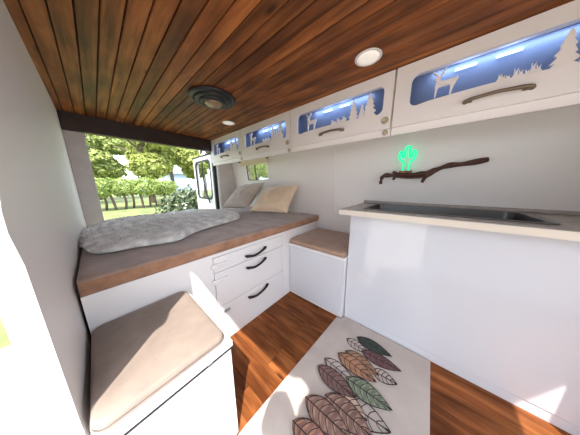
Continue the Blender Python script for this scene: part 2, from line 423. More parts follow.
# fleece throw: lumpy folded layer
out = [(.12, 1.24), (.29, 1.19), (.46, 1.32), (.68, 1.40), (.90, 1.47), (1.02, 1.62), (1.06, 1.84), (1.02, 2.08), (.89, 2.32), (.62, 2.34), (.40, 2.26), (.10, 2.24), (-.08, 2.05), (-.10, 1.65), (-.05, 1.30)]
def smooth_loop(pts, n):
    c = [Vector((p[0], p[1], 0)) for p in pts]; m_ = len(c); o = []
    for i in range(m_):
        p0, p1, p2, p3 = c[i-1], c[i], c[(i+1) % m_], c[(i+2) % m_]
        for k in range(n):
            t = k/n; o.append(.5*((2*p1)+(p2-p0)*t+(2*p0-5*p1+4*p2-p3)*t*t+(-p0+3*p1-3*p2+p3)*t**3))
    return o
lp = smooth_loop(out, 8); cc = sum(lp, Vector())/len(lp)
bm = bmesh.new(); rings = []
prof = [(1.0, .0), (1.012, .02), (.985, .05), (.95, .066), (.90, .072), (.82, .07), (.72, .066), (.6, .064), (.48, .062), (.36, .062), (.24, .064), (.12, .064), (.04, .064)]
for s, h in prof:
    ring = []
    for v in lp:
        p = cc + (v - cc)*s; q = Vector((p.x, p.y, 0))
        hh = h
        if h > 0:
            hh *= .62; hh *= 1 + .45*noise.noise(q*3.5) + .25*noise.noise(q*9) + .22*noise.noise(q*28)
            p = p + Vector((noise.noise(q*14 + Vector((5, 0, 0))), noise.noise(q*14 + Vector((0, 9, 0))), 0))*.012
        ring.append(bm.verts.new((p.x, p.y, mz1 + .011 + hh)))
    rings.append(ring)
n = len(lp)
for a, b_ in zip(rings, rings[1:]):
    for k in range(n):
        bm.faces.new((a[k], a[(k+1) % n], b_[(k+1) % n], b_[k])).smooth = True
bm.faces.new(rings[-1]); bm.faces.new(rings[0][::-1])
surf = [f_ for f_ in bm.faces if len(f_.verts) == 4]
bm.normal_update()
tufts = []
for f_ in surf:
    a_ = f_.calc_area()
    for _ in range(max(1, int(a_*9000))):
        w_ = [random.random() for _ in f_.verts]; sw = sum(w_)
        p = sum((v.co*w_[i]/sw for i, v in enumerate(f_.verts)), Vector()); tufts.append((p, f_.normal.copy()))
for p, nrm in tufts:
    if nrm.z < -.1: continue
    t = Vector((random.uniform(-1, 1), random.uniform(-1, 1), random.uniform(-.2, .5))); s = t.cross(nrm)
    if s.length < 1e-3: continue
    s = s.normalized()*random.uniform(.002, .004); tip = p + nrm*random.uniform(.003, .007) + t*.010
    bm.faces.new([bm.verts.new(q) for q in (p - s, p + s, tip)])
th = obj('fleece_throw', bm, 'fluff', fix=False)
tag(th, 'fluffy grey fleece throw spread over the left of the mattress', 'blanket')

# pillows
def pillow(name, bl, br, tr, tl, thick, m, label, seed):
    """corners on the back face; swells along the normal"""
    bl, br, tr, tl = map(Vector, (bl, br, tr, tl)); n = 30
    nrm = (br - bl).cross(tl - bl).normalized()
    bm = bmesh.new(); sides = []
    for sgn in (1, -1):
        g = []
        for j in range(n+1):
            row = []
            for i in range(n+1):
                u, v = i/n, j/n
                a, b_ = 2*u-1, 2*v-1
                pin = 1 - .09*(1 - a*a)*b_*b_*abs(b_); pin2 = 1 - .09*(1 - b_*b_)*a*a*abs(a)
                uu = .5 + .5*a*pin2; vv = .5 + .5*b_*pin
                p = (bl*(1-uu) + br*uu)*(1-vv) + (tl*(1-uu) + tr*uu)*vv
                e = max(0, (1 - a**2))**.42 * max(0, (1 - b_**2))**.42
                q = Vector((u*3 + seed, v*3, sgn))
                wr = .024*noise.noise(Vector((u*7 + seed, v*2.3, sgn*3))) + .008*noise.noise(Vector((u*3 - v*6, seed, u*9)))
                rad = math.hypot(a, b_)
                wr += .014*math.sin(9*math.atan2(b_, a) + seed)*min(1, max(0, rad - .35))*e
                h = thick*(e*.5) + wr*e
                row.append((p + nrm*(sgn*h + thick*.5)))
            g.append(row)
        sides.append(g)
    vs = {}
    def V(s, i, j):
        key = (0 if (i in (0, n) or j in (0, n)) else s, i, j)
        if key not in vs:
            vs[key] = bm.verts.new(sides[s][j][i])
        return vs[key]
    for s in (0, 1):
        for j in range(n):
            for i in range(n):
                q = [V(s, i, j), V(s, i+1, j), V(s, i+1, j+1), V(s, i, j+1)]
                if s: q = q[::-1]
                bm.faces.new(q).smooth = True
    # piping along the edge
    edge = [sides[0][0][i] for i in range(n)] + [sides[0][j][n] for j in range(n)] + [sides[0][n][n-i] for i in range(n)] + [sides[0][n-j][0] for j in range(n)]
    o = obj(name, bm, m); tag(o, label, 'pillow')
    bm = bmesh.new(); tube(bm, edge, .0045, 6, closed=True); obj('piping', bm, m, o)
    return o
PB = mz1 + .008
pillow('pillow', (1.33, 1.14, PB), (1.15, 1.54, PB), (1.60, 1.755, 1.00), (1.60, 1.19, 1.025), -.19, 'satin', 'beige satin pillow leaning on the wall, the one nearer the camera', 2.3)
pillow('pillow', (1.24, 1.72, PB), (1.09, 2.04, PB), (1.61, 2.44, 1.005), (1.62, 1.81, 1.065), -.18, 'linen', 'grey-beige linen pillow under the window, behind the satin one', 5.1)

# ------------------------------------------------------------------ seats
def cushion(name, x0, x1, y0, y1, z0, z1, m, r, label, cat='cushion'):
    bm = bmesh.new(); h = z1 - z0
    n = 10; lp = rrect(x0, x1, y0, y1, r, n); cx, cy = (x0+x1)/2, (y0+y1)/2
    def inset(d, z): return [bm.verts.new((cx + (u-cx)*(1 - d/((x1-x0)/2)), cy + (v-cy)*(1 - d/((y1-y0)/2)), z)) for u, v in lp]
    rr = min(h*.45, .016)
    P_ = [(.003, z0)] + [(rr*(1-math.sin(R(a))), z0 + rr*(1-math.cos(R(a)))) for a in (45, 90)] + [(rr*(1-math.cos(R(a))), z1 - rr + rr*math.sin(R(a))) for a in (0, 30, 60, 90)]
    rings = [inset(d, z) for d, z in P_]
    for s in (.8, .6, .4, .2):
        rings.append([bm.verts.new((cx + (u-cx)*s, cy + (v-cy)*s, z1 + .004*(1-s) + .0015*noise.noise(Vector((u*5*s, v*5*s, 1))))) for u, v in lp])
    N_ = len(lp)
    for a, b_ in zip(rings, rings[1:]):
        for k in range(N_): bm.faces.new((a[k], a[(k+1) % N_], b_[(k+1) % N_], b_[k])).smooth = True
    bm.faces.new(rings[0][::-1]); bm.faces.new(rings[-1]).smooth = True
    o = obj(name, bm, m); tag(o, label, cat)
    # stitched hem
    bm = bmesh.new(); tube(bm, [(u, v, z0 + .004) for u, v in rrect(x0 - .0005, x1 + .0005, y0 - .0005, y1 + .0005, r, n)], .0025, 6, closed=True); obj('hem', bm, m, o)
    return o

be = thing('storage_bench', (1.42, .72, 0), 'low white storage bench between the bed base and the sink cabinet', 'bench')
bm = bmesh.new(); box(bm, 1.172, 1.70, .430, .990, 0, .520); obj('body', bm, 'white', be)
bbox('front_panel', (1.160, 1.172, .432, .985, .022, .517), 'gloss', be, .002)
bbox('seat_board', (1.150, 1.705, .428, .991, .522, .545), 'white', be, .003)
cushion('seat_cushion', 1.152, 1.70, .432, .990, .546, .588, 'suede', .03, 'tan-brown suede cushion on the low bench beside the sink cabinet')

bx = thing('storage_box', (.05, .76, 0), 'white storage box seat with a lid, in the left foreground against the bed base', 'bench')
bm = bmesh.new(); box(bm, XL + .012, .255, .528, .991, 0, .470, .002); obj('body', bm, 'white', bx)
bbox('lid', (XL + .012, .262, .522, .991, .474, .500), 'white', bx, .003)
bbox('lid_seam_shade', (XL + .012, .2585, .5235, .991, .465, .4735), 'black', bx)  # dark strip added to draw the shaded seam between lid and body
bm = bmesh.new(); box(bm, .165, .180, .5185, .523, .468, .478, .001); obj('catch', bm, 'steel', bx)
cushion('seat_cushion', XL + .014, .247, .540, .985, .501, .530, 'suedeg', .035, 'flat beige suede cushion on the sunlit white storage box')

# ------------------------------------------------------------------ kitchen
KY0 = -.80
kc = thing('sink_cabinet', (1.45, -.18, 0), 'glossy white kitchen cabinet under the sink, right foreground', 'cabinet')
bm = bmesh.new(); box(bm, 1.222, 1.675, .402, .420, .0, .892); box(bm, 1.222, 1.675, KY0, KY0 + .018, .0, .892); box(bm, 1.660, 1.675, KY0 + .018, .402, 0, .892); box(bm, 1.222, 1.660, KY0 + .018, .402, .03, .048); box(bm, 1.222, 1.24, KY0 + .018, .402, 0, .892); obj('body', bm, 'white', kc)
bbox('front_panel', (1.203, 1.222, -.798, .424, .058, .891), 'gloss', kc, .002)
bbox('plinth', (1.207, 1.222, -.798, .422, .0, .054), 'gloss', kc, .001)

# worktop with a cut-out for the sink
SX0, SX1, SY0, SY1 = 1.235, 1.60, -.42, .335
bm = bmesh.new()
x0, x1, y0, y1, z0, z1 = 1.108, 1.680, KY0, .472, .872, .929
for d in ((x0, x1, SY1, y1), (x0, x1, y0, SY0), (x0, SX0, SY0, SY1), (SX1, x1, SY0, SY1)):
    box(bm, d[0], d[1], d[2], d[3], z0 + .021, z1)
box(bm, x0 - .003, x0, y0, y1, z0 + .021, z1 - .003, 0, 1); box(bm, x0 - .003, x1, y1, y1 + .003, z0 + .021, z1 - .003, 0, 1)
wt = obj('worktop', bm, ['counter', 'counteredge'])
tag(wt, 'cream stone-look worktop with a pale edge on the glossy white cabinet', 'worktop')
bm = bmesh.new(); box(bm, 1.648, 1.672, KY0, y1 - .004, z1, z1 + .022, .006); tag(obj('upstand', bm, 'counter', wt))

sk = thing('sink', (1.42, -.04, .930), 'dark steel sink set into the cream worktop', 'sink')
bm = bmesh.new()
ring_plate(bm, lambda u, v, a: (u, v, a), rrect(SX0 - .022, SX1 + .022, SY0 - .022, SY1 + .022, .04), rrect(SX0 + .006, SX1 - .006, SY0 + .006, SY1 - .006, .05), .930, .933)
obj('rim', bm, 'darksteel', sk)
bm = bmesh.new(); A = rrect(SX0 + .007, SX1 - .007, SY0 + .007, SY1 - .007, .05)
prev = None
for s, z in ((1., .932), (.99, .92), (.97, .83), (.9, .80), (.1, .797)):
    cur = [bm.verts.new(((SX0+SX1)/2 + (u-(SX0+SX1)/2)*s, (SY0+SY1)/2 + (v-(SY0+SY1)/2)*s, z)) for u, v in A]
    if prev:
        for k in range(len(A)): bm.faces.new((prev[k], prev[(k+1) % len(A)], cur[(k+1) % len(A)], cur[k])).smooth = True
    prev = cur
obj('bowl', bm, 'darksteel', sk)
bm = bmesh.new(); lathe(bm, [(.034, 0), (.036, .003), (.02, .004), (.012, .002)], (1.42, -.04, .797), 20); obj('drain', bm, 'steel', sk)

# ------------------------------------------------------------------ upper cabinets
ZB, ZT = 1.452, ZC - .004
XC = 1.267
JY = [(-.585, .232), (.237, 1.059), (1.063, 1.861), (1.866, 2.688)]
LAB = ['cream upper cabinet above the sink, cut off by the right edge of the photo',
       'cream upper cabinet with the largest deer and pine cut-out, above the bench',
       'cream upper cabinet with deer and pine cut-out, above the pillows',
       'cream upper cabinet farthest back, next to the rear opening']
def cutpoly(pts, s, w):
    """pts in metres from the door's left (as seen) edge -> (y,z)"""
    return [(w - u, v) for u, v in pts]
def pine(cx, zb, h, wd, tiers=5):
    L_ = []; 
    for k in range(tiers):
        f0 = k/tiers; f1 = (k+1)/tiers
        ww = wd*(1 - f0)**.85
        L_.append((ww*.5, zb + h*(.06 + .94*f0) )); L_.append((ww*.5*.52, zb + h*(.06 + .94*(f0 + .72/tiers))))
    pts = [(cx - .006, zb), (cx - .006, zb + h*.05)]
    left = [(cx - a, z) for a, z in L_]; right = [(cx + a, z) for a, z in L_]
    jit = lambda p: (p[0] + random.uniform(-.002, .002), p[1] + random.uniform(-.003, .003))
    return pts + [jit(p) for p in left] + [(cx, zb + h)] + [jit(p) for p in right[::-1]] + [(cx + .006, zb + h*.05), (cx + .006, zb)]
DEER = [(.30,0),(.335,0),(.36,.30),(.385,.36),(.66,.36),(.70,.24),(.69,0),(.735,0),(.775,.26),(.83,.42),(.87,.50),(.845,.56),(.78,.545),(.70,.55),(.52,.53),(.42,.56),(.40,.64),(.415,.70),(.46,.735),(.42,.745),(.385,.735),(.355,.77),(.31,.745),(.255,.69),(.235,.66),(.26,.64),(.315,.645),(.30,.55),(.285,.44),(.30,.28)]
ANT = [[(.375,.75),(.40,.74),(.50,.86),(.53,1.0),(.505,1.0),(.475,.90),(.46,.875),(.44,.96),(.42,.96),(.435,.85)],
       [(.33,.755),(.355,.765),(.30,.87),(.235,.88),(.20,.99),(.175,.99),(.21,.87),(.25,.85)]]
for ci, (ya, yb) in enumerate(JY):
    w = yb - ya
    uc = thing('upper_cabinet', (1.42, (ya+yb)/2, 1.408), LAB[ci], 'cabinet', 'cream upper cabinets with cut-out doors')
    bm = bmesh.new()
    xb = wx(ZB) - .004; xt = wx(ZT) - .004
    prism(bm, [(XC + .04, 1.522), (wx(1.522) - .004, 1.522), (wx(1.534) - .004, 1.534), (XC + .04, 1.534)], 'y', ya, yb)      # bottom
    prism(bm, [(XC + .02, ZT - .012), (wx(ZT) - .004, ZT - .012), (xt, ZT), (XC + .02, ZT)], 'y', ya, yb)         # top
    for y_ in (ya, yb - .012): prism(bm, [(XC + .04, 1.534), (wx(1.534) - .004, 1.534), (xt - .001, ZT - .012), (XC + .04, ZT - .012)], 'y', y_, y_ + .012)
    box(bm, XC + .018, XC + .04, ya, yb, 1.408, 1.538, .002)
    for y_ in (ya, yb - .03): box(bm, XC + .018, XC + .04, y_, y_ + .03, 1.538, ZT - .012)
    obj('carcass', bm, 'cream', uc)
    bm = bmesh.new(); box(bm, XC + .150, XC + .158, ya + .0125, yb - .0125, 1.5345, ZT - .0125)
    for y_ in (ya + .0125, yb - .0145): box(bm, XC + .042, XC + .150, y_, y_ + .002, 1.5345, ZT - .0125)
    box(bm, XC + .042, XC + .150, ya + .0145, yb - .0145, 1.5345, 1.5365); obj('back_liner', bm, 'bluebox', uc)
    # the door: plate with a cut-out, seen from -x; left in the picture is +y
    hy0, hy1, hz0, hz1 = ya + .053, yb - .080, 1.545, 1.706
    inner = rrect(hy0, hy1, hz0, hz1, .035, 6)
    # a gentle hill at the bottom: lift the lower edge towards the deer (left, +y)
    n_in = len(inner)
    bottom_l = inner[2*7 + 0: 3*7]; 
    # densify the bottom edge
    bl = [(hy0 + .035 + (hy1 - hy0 - .07)*t, hz0 + (.006 + .012*math.sin(math.pi*min(1, t*1.05))*(.4 + .6*t))) for t in [k/12 for k in range(1, 12)]]
    inner = inner[:21] + bl + inner[21:]
    outer_c = [(ya + .002, ZB - .002), (yb - .002, ZB - .002), (yb - .002, ZT - .002), (ya + .002, ZT - .002)]
    bm = bmesh.new()
    holed(bm, outer_c, inner, XC, XC + .016)
    door = obj('door', bm, 'cream', uc)
    W_ = hy1 - hy0
    def cut(name, polys):
        bm = bmesh.new()
        for pl in polys: prism(bm, pl, 'x', XC + .002, XC + .014)
        return obj(name, bm, 'cream', door)
    s = W_
    flip = lambda pl: [(hy1 - u, v) for u, v in pl]
    dx, dz, dw, dh = .150*s, hz0 + .016, .150, .132
    cut('deer_cutout', [flip([(dx + (u - .25)*dw, dz + v*dh) for u, v in DEER])] + [flip([(dx + (u - .25)*dw, dz + v*dh) for u, v in a_]) for a_ in ANT])
    tu = []
    for c_, h_ in ((.49, .036), (.505, .026), (.555, .040), (.575, .028), (.62, .044), (.64, .03), (.525, .022), (.60, .022)):
        tu.append(flip([(c_*s - .011, hz0 + .012), (c_*s + .011, hz0 + .012), (c_*s + .004, hz0 + .012 + h_*.5), (c_*s + .006, hz0 + .010 + h_), (c_*s - .001, hz0 + .012 + h_*.55), (c_*s - .005, hz0 + .013 + h_*.95), (c_*s - .004, hz0 + .012 + h_*.45)]))
    cut('grass_cutout', tu)
    for c_, h_, w_ in ((.725, .142, .080), (.808, .100, .058), (.880, .156, .098)):
        cut('pine_cutout', [flip(pine(c_*s, hz0 - .006, h_, w_))])
    bm = bmesh.new(); hc = (ya + yb)/2 - .005; zz = 1.503
    p = curve_pts([(XC - .003, hc + .10, zz - .004), (XC - .020, hc + .085, zz), (XC - .023, hc + .04, zz + .004), (XC - .024, hc, zz + .006), (XC - .023, hc - .04, zz + .004), (XC - .020, hc - .085, zz), (XC - .003, hc - .10, zz - .004)], 5); n = len(p)
    tube(bm, p, [.0075 + .0025*abs(2*i/(n-1)-1)**2 for i in range(n)], 8)
    for q in (-.09, .09): box(bm, XC - .010, XC, hc + q - .016, hc + q + .016, zz - .010, zz + .008, .003)
    obj('handle', bm, 'bronze', door)
    bm = bmesh.new(); lathe(bm, [(.021, 0), (.021, -.005), (.017, -.009), (.012, -.010), (.011, -.007), (.004, -.006)], (XC, ya + .034, 1.500), 24, axis='x'); obj('lock_knob', bm, 'brass', door)
    bm = bmesh.new(); lathe(bm, [(.017, 0), (.017, -.005), (.010, -.009)], (0, 0, 0), 20)
    for v in bm.verts: v.co = Vector((XC + .018 + v.co.z, ya + .030 + v.co.x, 1.432 + v.co.y))
    obj('catch', bm, 'brass', uc)
    for q0, q1 in ((.40, .50), (.58, .68)):
        bm = bmesh.new(); box(bm, XC + .136, XC + .1495, ya + w*q0, ya + w*q1, 1.722, 1.730, .003); obj('led_strip', bm, 'led', uc)
    li = bpy.data.lights.new('cabinet_led', 'AREA'); li.shape = 'RECTANGLE'; li.size = .03; li.size_y = w*.6; li.energy = .45; li.color = (.50, .68, 1.)
    lo = bpy.data.objects.new('cabinet_led', li); COL.objects.link(lo); lo.location = (XC + .118, (ya+yb)/2, 1.752); lo.rotation_euler = (0, R(-14), 0)

# ------------------------------------------------------------------ blind over the window
bl_ = thing('roller_blind', (wx(1.46) - .04, 2.075, 1.40), 'cream roller blind rolled down over the top of the small window', 'blind')
bm = bmesh.new(); tube(bm, [(wx(1.49) - .030, 1.755, 1.493), (wx(1.49) - .030, 2.40, 1.493)], .021, 14); obj('roller', bm, 'blind', bl_)
bm = bmesh.new(); xx = wx(1.45) - .022
box(bm, xx - .0015, xx + .0015, 1.76, 2.395, 1.412, 1.490); obj('fabric', bm, 'blind', bl_)
bm = bmesh.new(); box(bm, xx - .007, xx + .007, 1.757, 2.398, 1.400, 1.414, .003); obj('hem_bar', bm, 'blind', bl_)
for y_ in (1.742, 2.400):
    bm = bmesh.new(); box(bm, wx(1.5) - .056, wx(1.5) - .008, y_, y_ + .012, 1.456, 1.518, .003); obj('bracket', bm, 'bronze', bl_)

# ------------------------------------------------------------------ ceiling fittings
for i, (cx, cy, lb) in enumerate(((1.072, .342, 'round white ceiling spotlight nearest the camera, above the bench'), (1.072, 1.79, 'small round white ceiling spotlight farther back, beyond the dark vent'))):
    cl = thing('ceiling_light', (cx, cy, ZC), lb, 'ceiling light', 'round recessed ceiling spotlights')
    bm = bmesh.new(); lathe(bm, [(.060, 0), (.068, -.001), (.067, -.002), (.061, -.003), (.0555, -.003), (.0555, -.001)], (cx, cy, ZC), 48); obj('trim_ring', bm, 'lamprim', cl)
    bm = bmesh.new(); lathe(bm, [(.055, -.001), (.055, -.0028), (.03, -.004), (.005, -.0045)], (cx, cy, ZC), 48); obj('diffuser', bm, 'lamp', cl)
rv = thing('roof_vent', (.715, 1.39, ZC), 'round dark roof vent with stepped rings and a smoky centre dome', 'roof vent')
bm = bmesh.new(); c = (.715, 1.39, ZC)
lathe(bm, [(.17, 0), (.182, -.004), (.184, -.012), (.172, -.024), (.150, -.028), (.146, -.018)], c, 64); obj('flange', bm, 'ventblk', rv)
bm = bmesh.new(); lathe(bm, [(.140, -.012), (.142, -.030), (.130, -.040), (.112, -.042), (.108, -.030)], c, 64); obj('ring', bm, 'ventblk', rv)
bm = bmesh.new(); lathe(bm, [(.104, -.026), (.106, -.044), (.094, -.054), (.078, -.055), (.074, -.045)], c, 64); obj('ring', bm, 'ventblk', rv)
bm = bmesh.new(); lathe(bm, [(.072, -.040), (.072, -.052), (.064, -.064), (.045, -.073), (.02, -.077), (.003, -.078)], c, 48); obj('dome', bm, 'amber', rv)
rv.scale = (.93, .93, .85)

# ------------------------------------------------------------------ driftwood rail and neon cactus
WR = wx(1.17)
bs = thing('driftwood_branch', (WR - .03, .0, 1.11), 'dark twisted driftwood branch mounted on the wall above the worktop', 'branch')
bx_ = WR - .036
ctl = [(.332, 1.104), (.331, 1.135), (.322, 1.162), (.30, 1.176), (.25, 1.174), (.20, 1.178), (.14, 1.172), (.08, 1.176), (.03, 1.184), (-.02, 1.202), (-.08, 1.226), (-.16, 1.232), (-.26, 1.25)]
p = curve_pts([(bx_ + .006*math.sin(i*1.7), y_, z_) for i, (y_, z_) in enumerate(ctl)], 5); n = len(p)
bm = bmesh.new(); tube(bm, p, [(.010 + .006*min(1, i/18) + .003*math.sin(i*.9)) for i in range(n)], 10)
obj('stem', bm, 'drift', bs)
bm = bmesh.new(); p = curve_pts([(bx_, -.02, 1.200), (bx_ - .006, .01, 1.170), (bx_ - .010, .035, 1.150), (bx_ - .012, .05, 1.112)], 5); n = len(p)
tube(bm, p, [.014 - .004*i/n for i in range(n)], 8); obj('twig', bm, 'drift', bs)
bm = bmesh.new(); p = curve_pts([(bx_, .22, 1.168), (bx_ - .008, .225, 1.192), (bx_ - .012, .238, 1.198), (bx_ - .014, .246, 1.19)], 5); tube(bm, p, [.011]*len(p), 8); 
p = curve_pts([(bx_, .22, 1.172), (bx_ - .010, .235, 1.15), (bx_ - .012, .23, 1.138)], 5); tube(bm, p, [.011]*len(p), 8); obj('twig', bm, 'drift', bs)
bm = bmesh.new(); p = curve_pts([(bx_, .22, 1.163), (bx_ - .004, .14, 1.152), (bx_ - .004, .06, 1.156), (bx_, .0, 1.19)], 6); tube(bm, p, [.009]*len(p), 8); obj('twig', bm, 'drift', bs)
bm = bmesh.new()
for y_ in (.27, -.12):
    bm.free(); bm = bmesh.new(); tube(bm, [(bx_, y_, 1.178 if y_ > 0 else 1.228), (wx(1.2) - .001, y_, 1.178 if y_ > 0 else 1.228)], .007, 8)
    obj('mounting_peg', bm.copy(), 'drift', bs)
bm.free()

nc = thing('neon_cactus', (bx_, .140, 1.196), 'glowing green neon cactus lamp standing on the driftwood branch', 'lamp')
NX = bx_ - .012
cc_ = [(.029, 1.205), (.029, 1.268), (.040, 1.290), (.068, 1.306), (.078, 1.330), (.078, 1.366), (.066, 1.380), (.053, 1.366), (.052, 1.338), (.030, 1.322), (.026, 1.345), (.026, 1.400), (.014, 1.418), (-.004, 1.419), (-.016, 1.402), (-.017, 1.345), (-.024, 1.322), (-.042, 1.336), (-.044, 1.364), (-.056, 1.378), (-.070, 1.364), (-.070, 1.322), (-.058, 1.298), (-.036, 1.284), (-.028, 1.264), (-.028, 1.205)]
bm = bmesh.new()
def zs_(z): return 1.205 + (z - 1.205)*.84
tube(bm, curve_pts([(NX, .160 + y_*.68, zs_(z_)) for y_, z_ in cc_], 4), .0068, 8); obj('neon_tube', bm, 'neon', nc)
bm = bmesh.new(); box(bm, NX - .012, NX + .012, .120, .205, 1.1925, 1.204, .003); obj('base_clip', bm, 'neonbase', nc)

# ------------------------------------------------------------------ rug with printed leaves
bm = bmesh.new()
A_ = Vector((1.172, -.136, 0)); 
rug = [(1.157, .464), (1.159, .424), (1.200, .421), (1.194, -.136), (-.10, -.130), (-.10, .517), (.28, .517)]
prism(bm, rug, 'z', .0005, .011)
ZR = .0116
zl = [ZR]
def poly_(pts, mi, z):
    f_ = bm.faces.new([bm.verts.new((u, v, z)) for u, v in pts]); f_.material_index = mi; f_.normal_update()
    if f_.normal.z < 0: f_.normal_flip()
def lens(b, t, w, n=14, sh=0.):
    b = Vector(b); t = Vector(t); d = t - b; nn = Vector((-d.y, d.x)).normalized()
    prof = lambda s: math.sin(math.pi*min(1, max(0, s))**.85)**.85*(1 - .12*s)
    L1 = [b + d*(k/n) + nn*(w/2*prof(k/n)) for k in range(n+1)]; L2 = [b + d*(k/n) - nn*(w/2*prof(k/n)) for k in range(n-1, 0, -1)]
    return [(p.x, p.y) for p in L1 + L2], b, d, nn, prof
def strip(p0, p1, wd, mi, z, bend=None):
    p0 = Vector(p0); p1 = Vector(p1); d = p1 - p0; nn = Vector((-d.y, d.x)).normalized()
    c = bend if bend is not None else Vector((0, 0)); m = 5
    ps = [p0.lerp(p1, k/m) + c*(4*(k/m)*(1-k/m)) for k in range(m+1)]
    for a, b_ in zip(ps, ps[1:]):
        e = nn*wd/2; poly_([tuple(a - e), tuple(b_ - e), tuple(b_ + e), tuple(a + e)], mi, z)
def leaf(b, t, w, fill=None, band=None, veins=6):
    z = zl[0]; zl[0] += .0010
    out_, B, d, nn, prof = lens(b, t, w)
    INK = 1
    if fill:
        o2, *_ = lens(Vector(b) - Vector(d)*.012, Vector(t) + Vector(d)*.012, w + .011)
        poly_(o2, INK, z); poly_(out_, fill, z + .0002)
        if band:
            for k in range(veins):
                s0 = (k + .25)/veins; s1 = s0 + .45/veins
                for sg in (1, -1):
                    q = lambda s, f: B + d*(s + .10*f) + nn*(sg*w/2*prof(min(.985, s + .10*f))*f)
                    poly_([tuple(q(s0, .08)), tuple(q(s1, .08)), tuple(q(s1*.97 + .01, .5)), tuple(q(s1*.95, .88)), tuple(q(s0*.95, .88)), tuple(q(s0*.97 + .01, .5))], band, z + .0004)
    else:
        n_ = len(out_)
        for k in range(n_): strip(out_[k], out_[(k+1) % n_], .0048, INK, z + .0002)
    strip(B, B + d, .0048, INK, z + .0006)
    for k in range(veins):
        s = (k + .4)/veins
        for sg in (1, -1):
            e = B + d*min(.98, s + .13) + nn*(sg*w/2*prof(min(.98, s + .13))*.97)
            strip(B + d*s, e, .0036, INK, z + .0006, bend=-d*.03)
rm = ['rug', 'inkline', 'p_dgreen', 'p_maroon', 'p_ochre', 'p_orange', 'p_mauve', 'p_green', 'p_lgreen', 'p_tan', 'p_brown', 'p_peach', 'p_rust']
ix = {n_: i for i, n_ in enumerate(rm)}
leaf((1.009, .325), (.998, .176), .075)
leaf((.905, .129), (.917, .005), .075)
leaf((.784, .380), (.771, .177), .085)
leaf((.983, .213), (1.008, -.005), .085, ix['p_maroon'], ix['p_mauve'], 6)
leaf((1.065, .271), (1.069, .052), .085, ix['p_dgreen'], None, 6)
leaf((.913, .297), (.897, .092), .092, ix['p_ochre'], ix['p_tan'], 7)
leaf((.867, .328), (.851, .095), .098, ix['p_orange'], ix['p_ochre'], 7)
leaf((.659, .214), (.684, -.001), .115)
leaf((.668, .245), (.655, .090), .080, ix['p_peach'], None, 6)
leaf((.762, .233), (.771, .007), .100, ix['p_green'], ix['p_lgreen'], 7)
leaf((.713, .386), (.703, .161), .098, ix['p_mauve'], ix['p_brown'], 8)
leaf((.615, .286), (.614, .052), .115, ix['p_brown'], ix['p_tan'], 7)
leaf((.541, .358), (.548, .120), .115, ix['p_rust'], ix['p_tan'], 7)
leaf((.431, .354), (.445, .130), .110, ix['p_rust'], ix['p_orange'], 7)
leaf((.47, .16), (.45, -.06), .11)
leaf((.30, .33), (.28, .09), .11, ix['p_green'], ix['p_lgreen'], 7)
leaf((.18, .38), (.17, .14), .11, ix['p_mauve'], ix['p_brown'], 8)
tag(obj('rug', bm, rm, fix=False), 'grey-beige rug printed with overlapping brown, orange and green leaves on the floor', 'rug')

# ------------------------------------------------------------------ garden
GZ = -.55
bm = bmesh.new()
vs = [[bm.verts.new((-40 + 100*i/40, 3.2 + 60*j/24, GZ + .10*noise.noise(Vector((i*.4, j*.4, 0))))) for i in range(41)] for j in range(25)]
for j in range(24):
    for i in range(40): bm.faces.new((vs[j][i], vs[j][i+1], vs[j+1][i+1], vs[j+1][i])).smooth = True
tag(obj('ground', bm, 'grass'), kind='structure')
bm = bmesh.new(); box(bm, -30, 30, -25, 3.2, GZ - .1, GZ); tag(obj('paving', bm, 'paving'), kind='structure')

def leafcloud(bm, blobs, count, size, mi=0, shell=.55, asp=.55, rng=random):
    tot = sum(b[3]*b[4]*b[5] for b in blobs)
    for bx0, by0, bz0, rx, ry, rz in blobs:
        for _ in range(int(count*rx*ry*rz/tot)):
            while True:
                v = Vector((rng.uniform(-1, 1), rng.uniform(-1, 1), rng.uniform(-1, 1)))
                if shell < v.length < 1: break
            lump = .82 + .30*noise.noise(Vector((v.x*2.2 + bx0, v.y*2.2 + by0, v.z*2.2)))
            c = Vector((bx0 + v.x*rx*lump, by0 + v.y*ry*lump, bz0 + v.z*rz*lump))
            nrm = (v.normalized() + Vector((rng.uniform(-1, 1), rng.uniform(-1, 1), rng.uniform(-.6, 1.2)))*.8).normalized()
            t = nrm.cross(Vector((rng.uniform(-1, 1), rng.uniform(-1, 1), rng.uniform(-1, 1))))
            if t.length < 1e-3: continue
            t.normalize(); s = nrm.cross(t); L_ = size*rng.uniform(.6, 1.3); w_ = L_*asp
            f_ = bm.faces.new([bm.verts.new(q) for q in (c - t*L_*.5, c + s*w_*.5 + nrm*L_*.06, c + t*L_*.5, c - s*w_*.5 + nrm*L_*.06)]); f_.material_index = mi

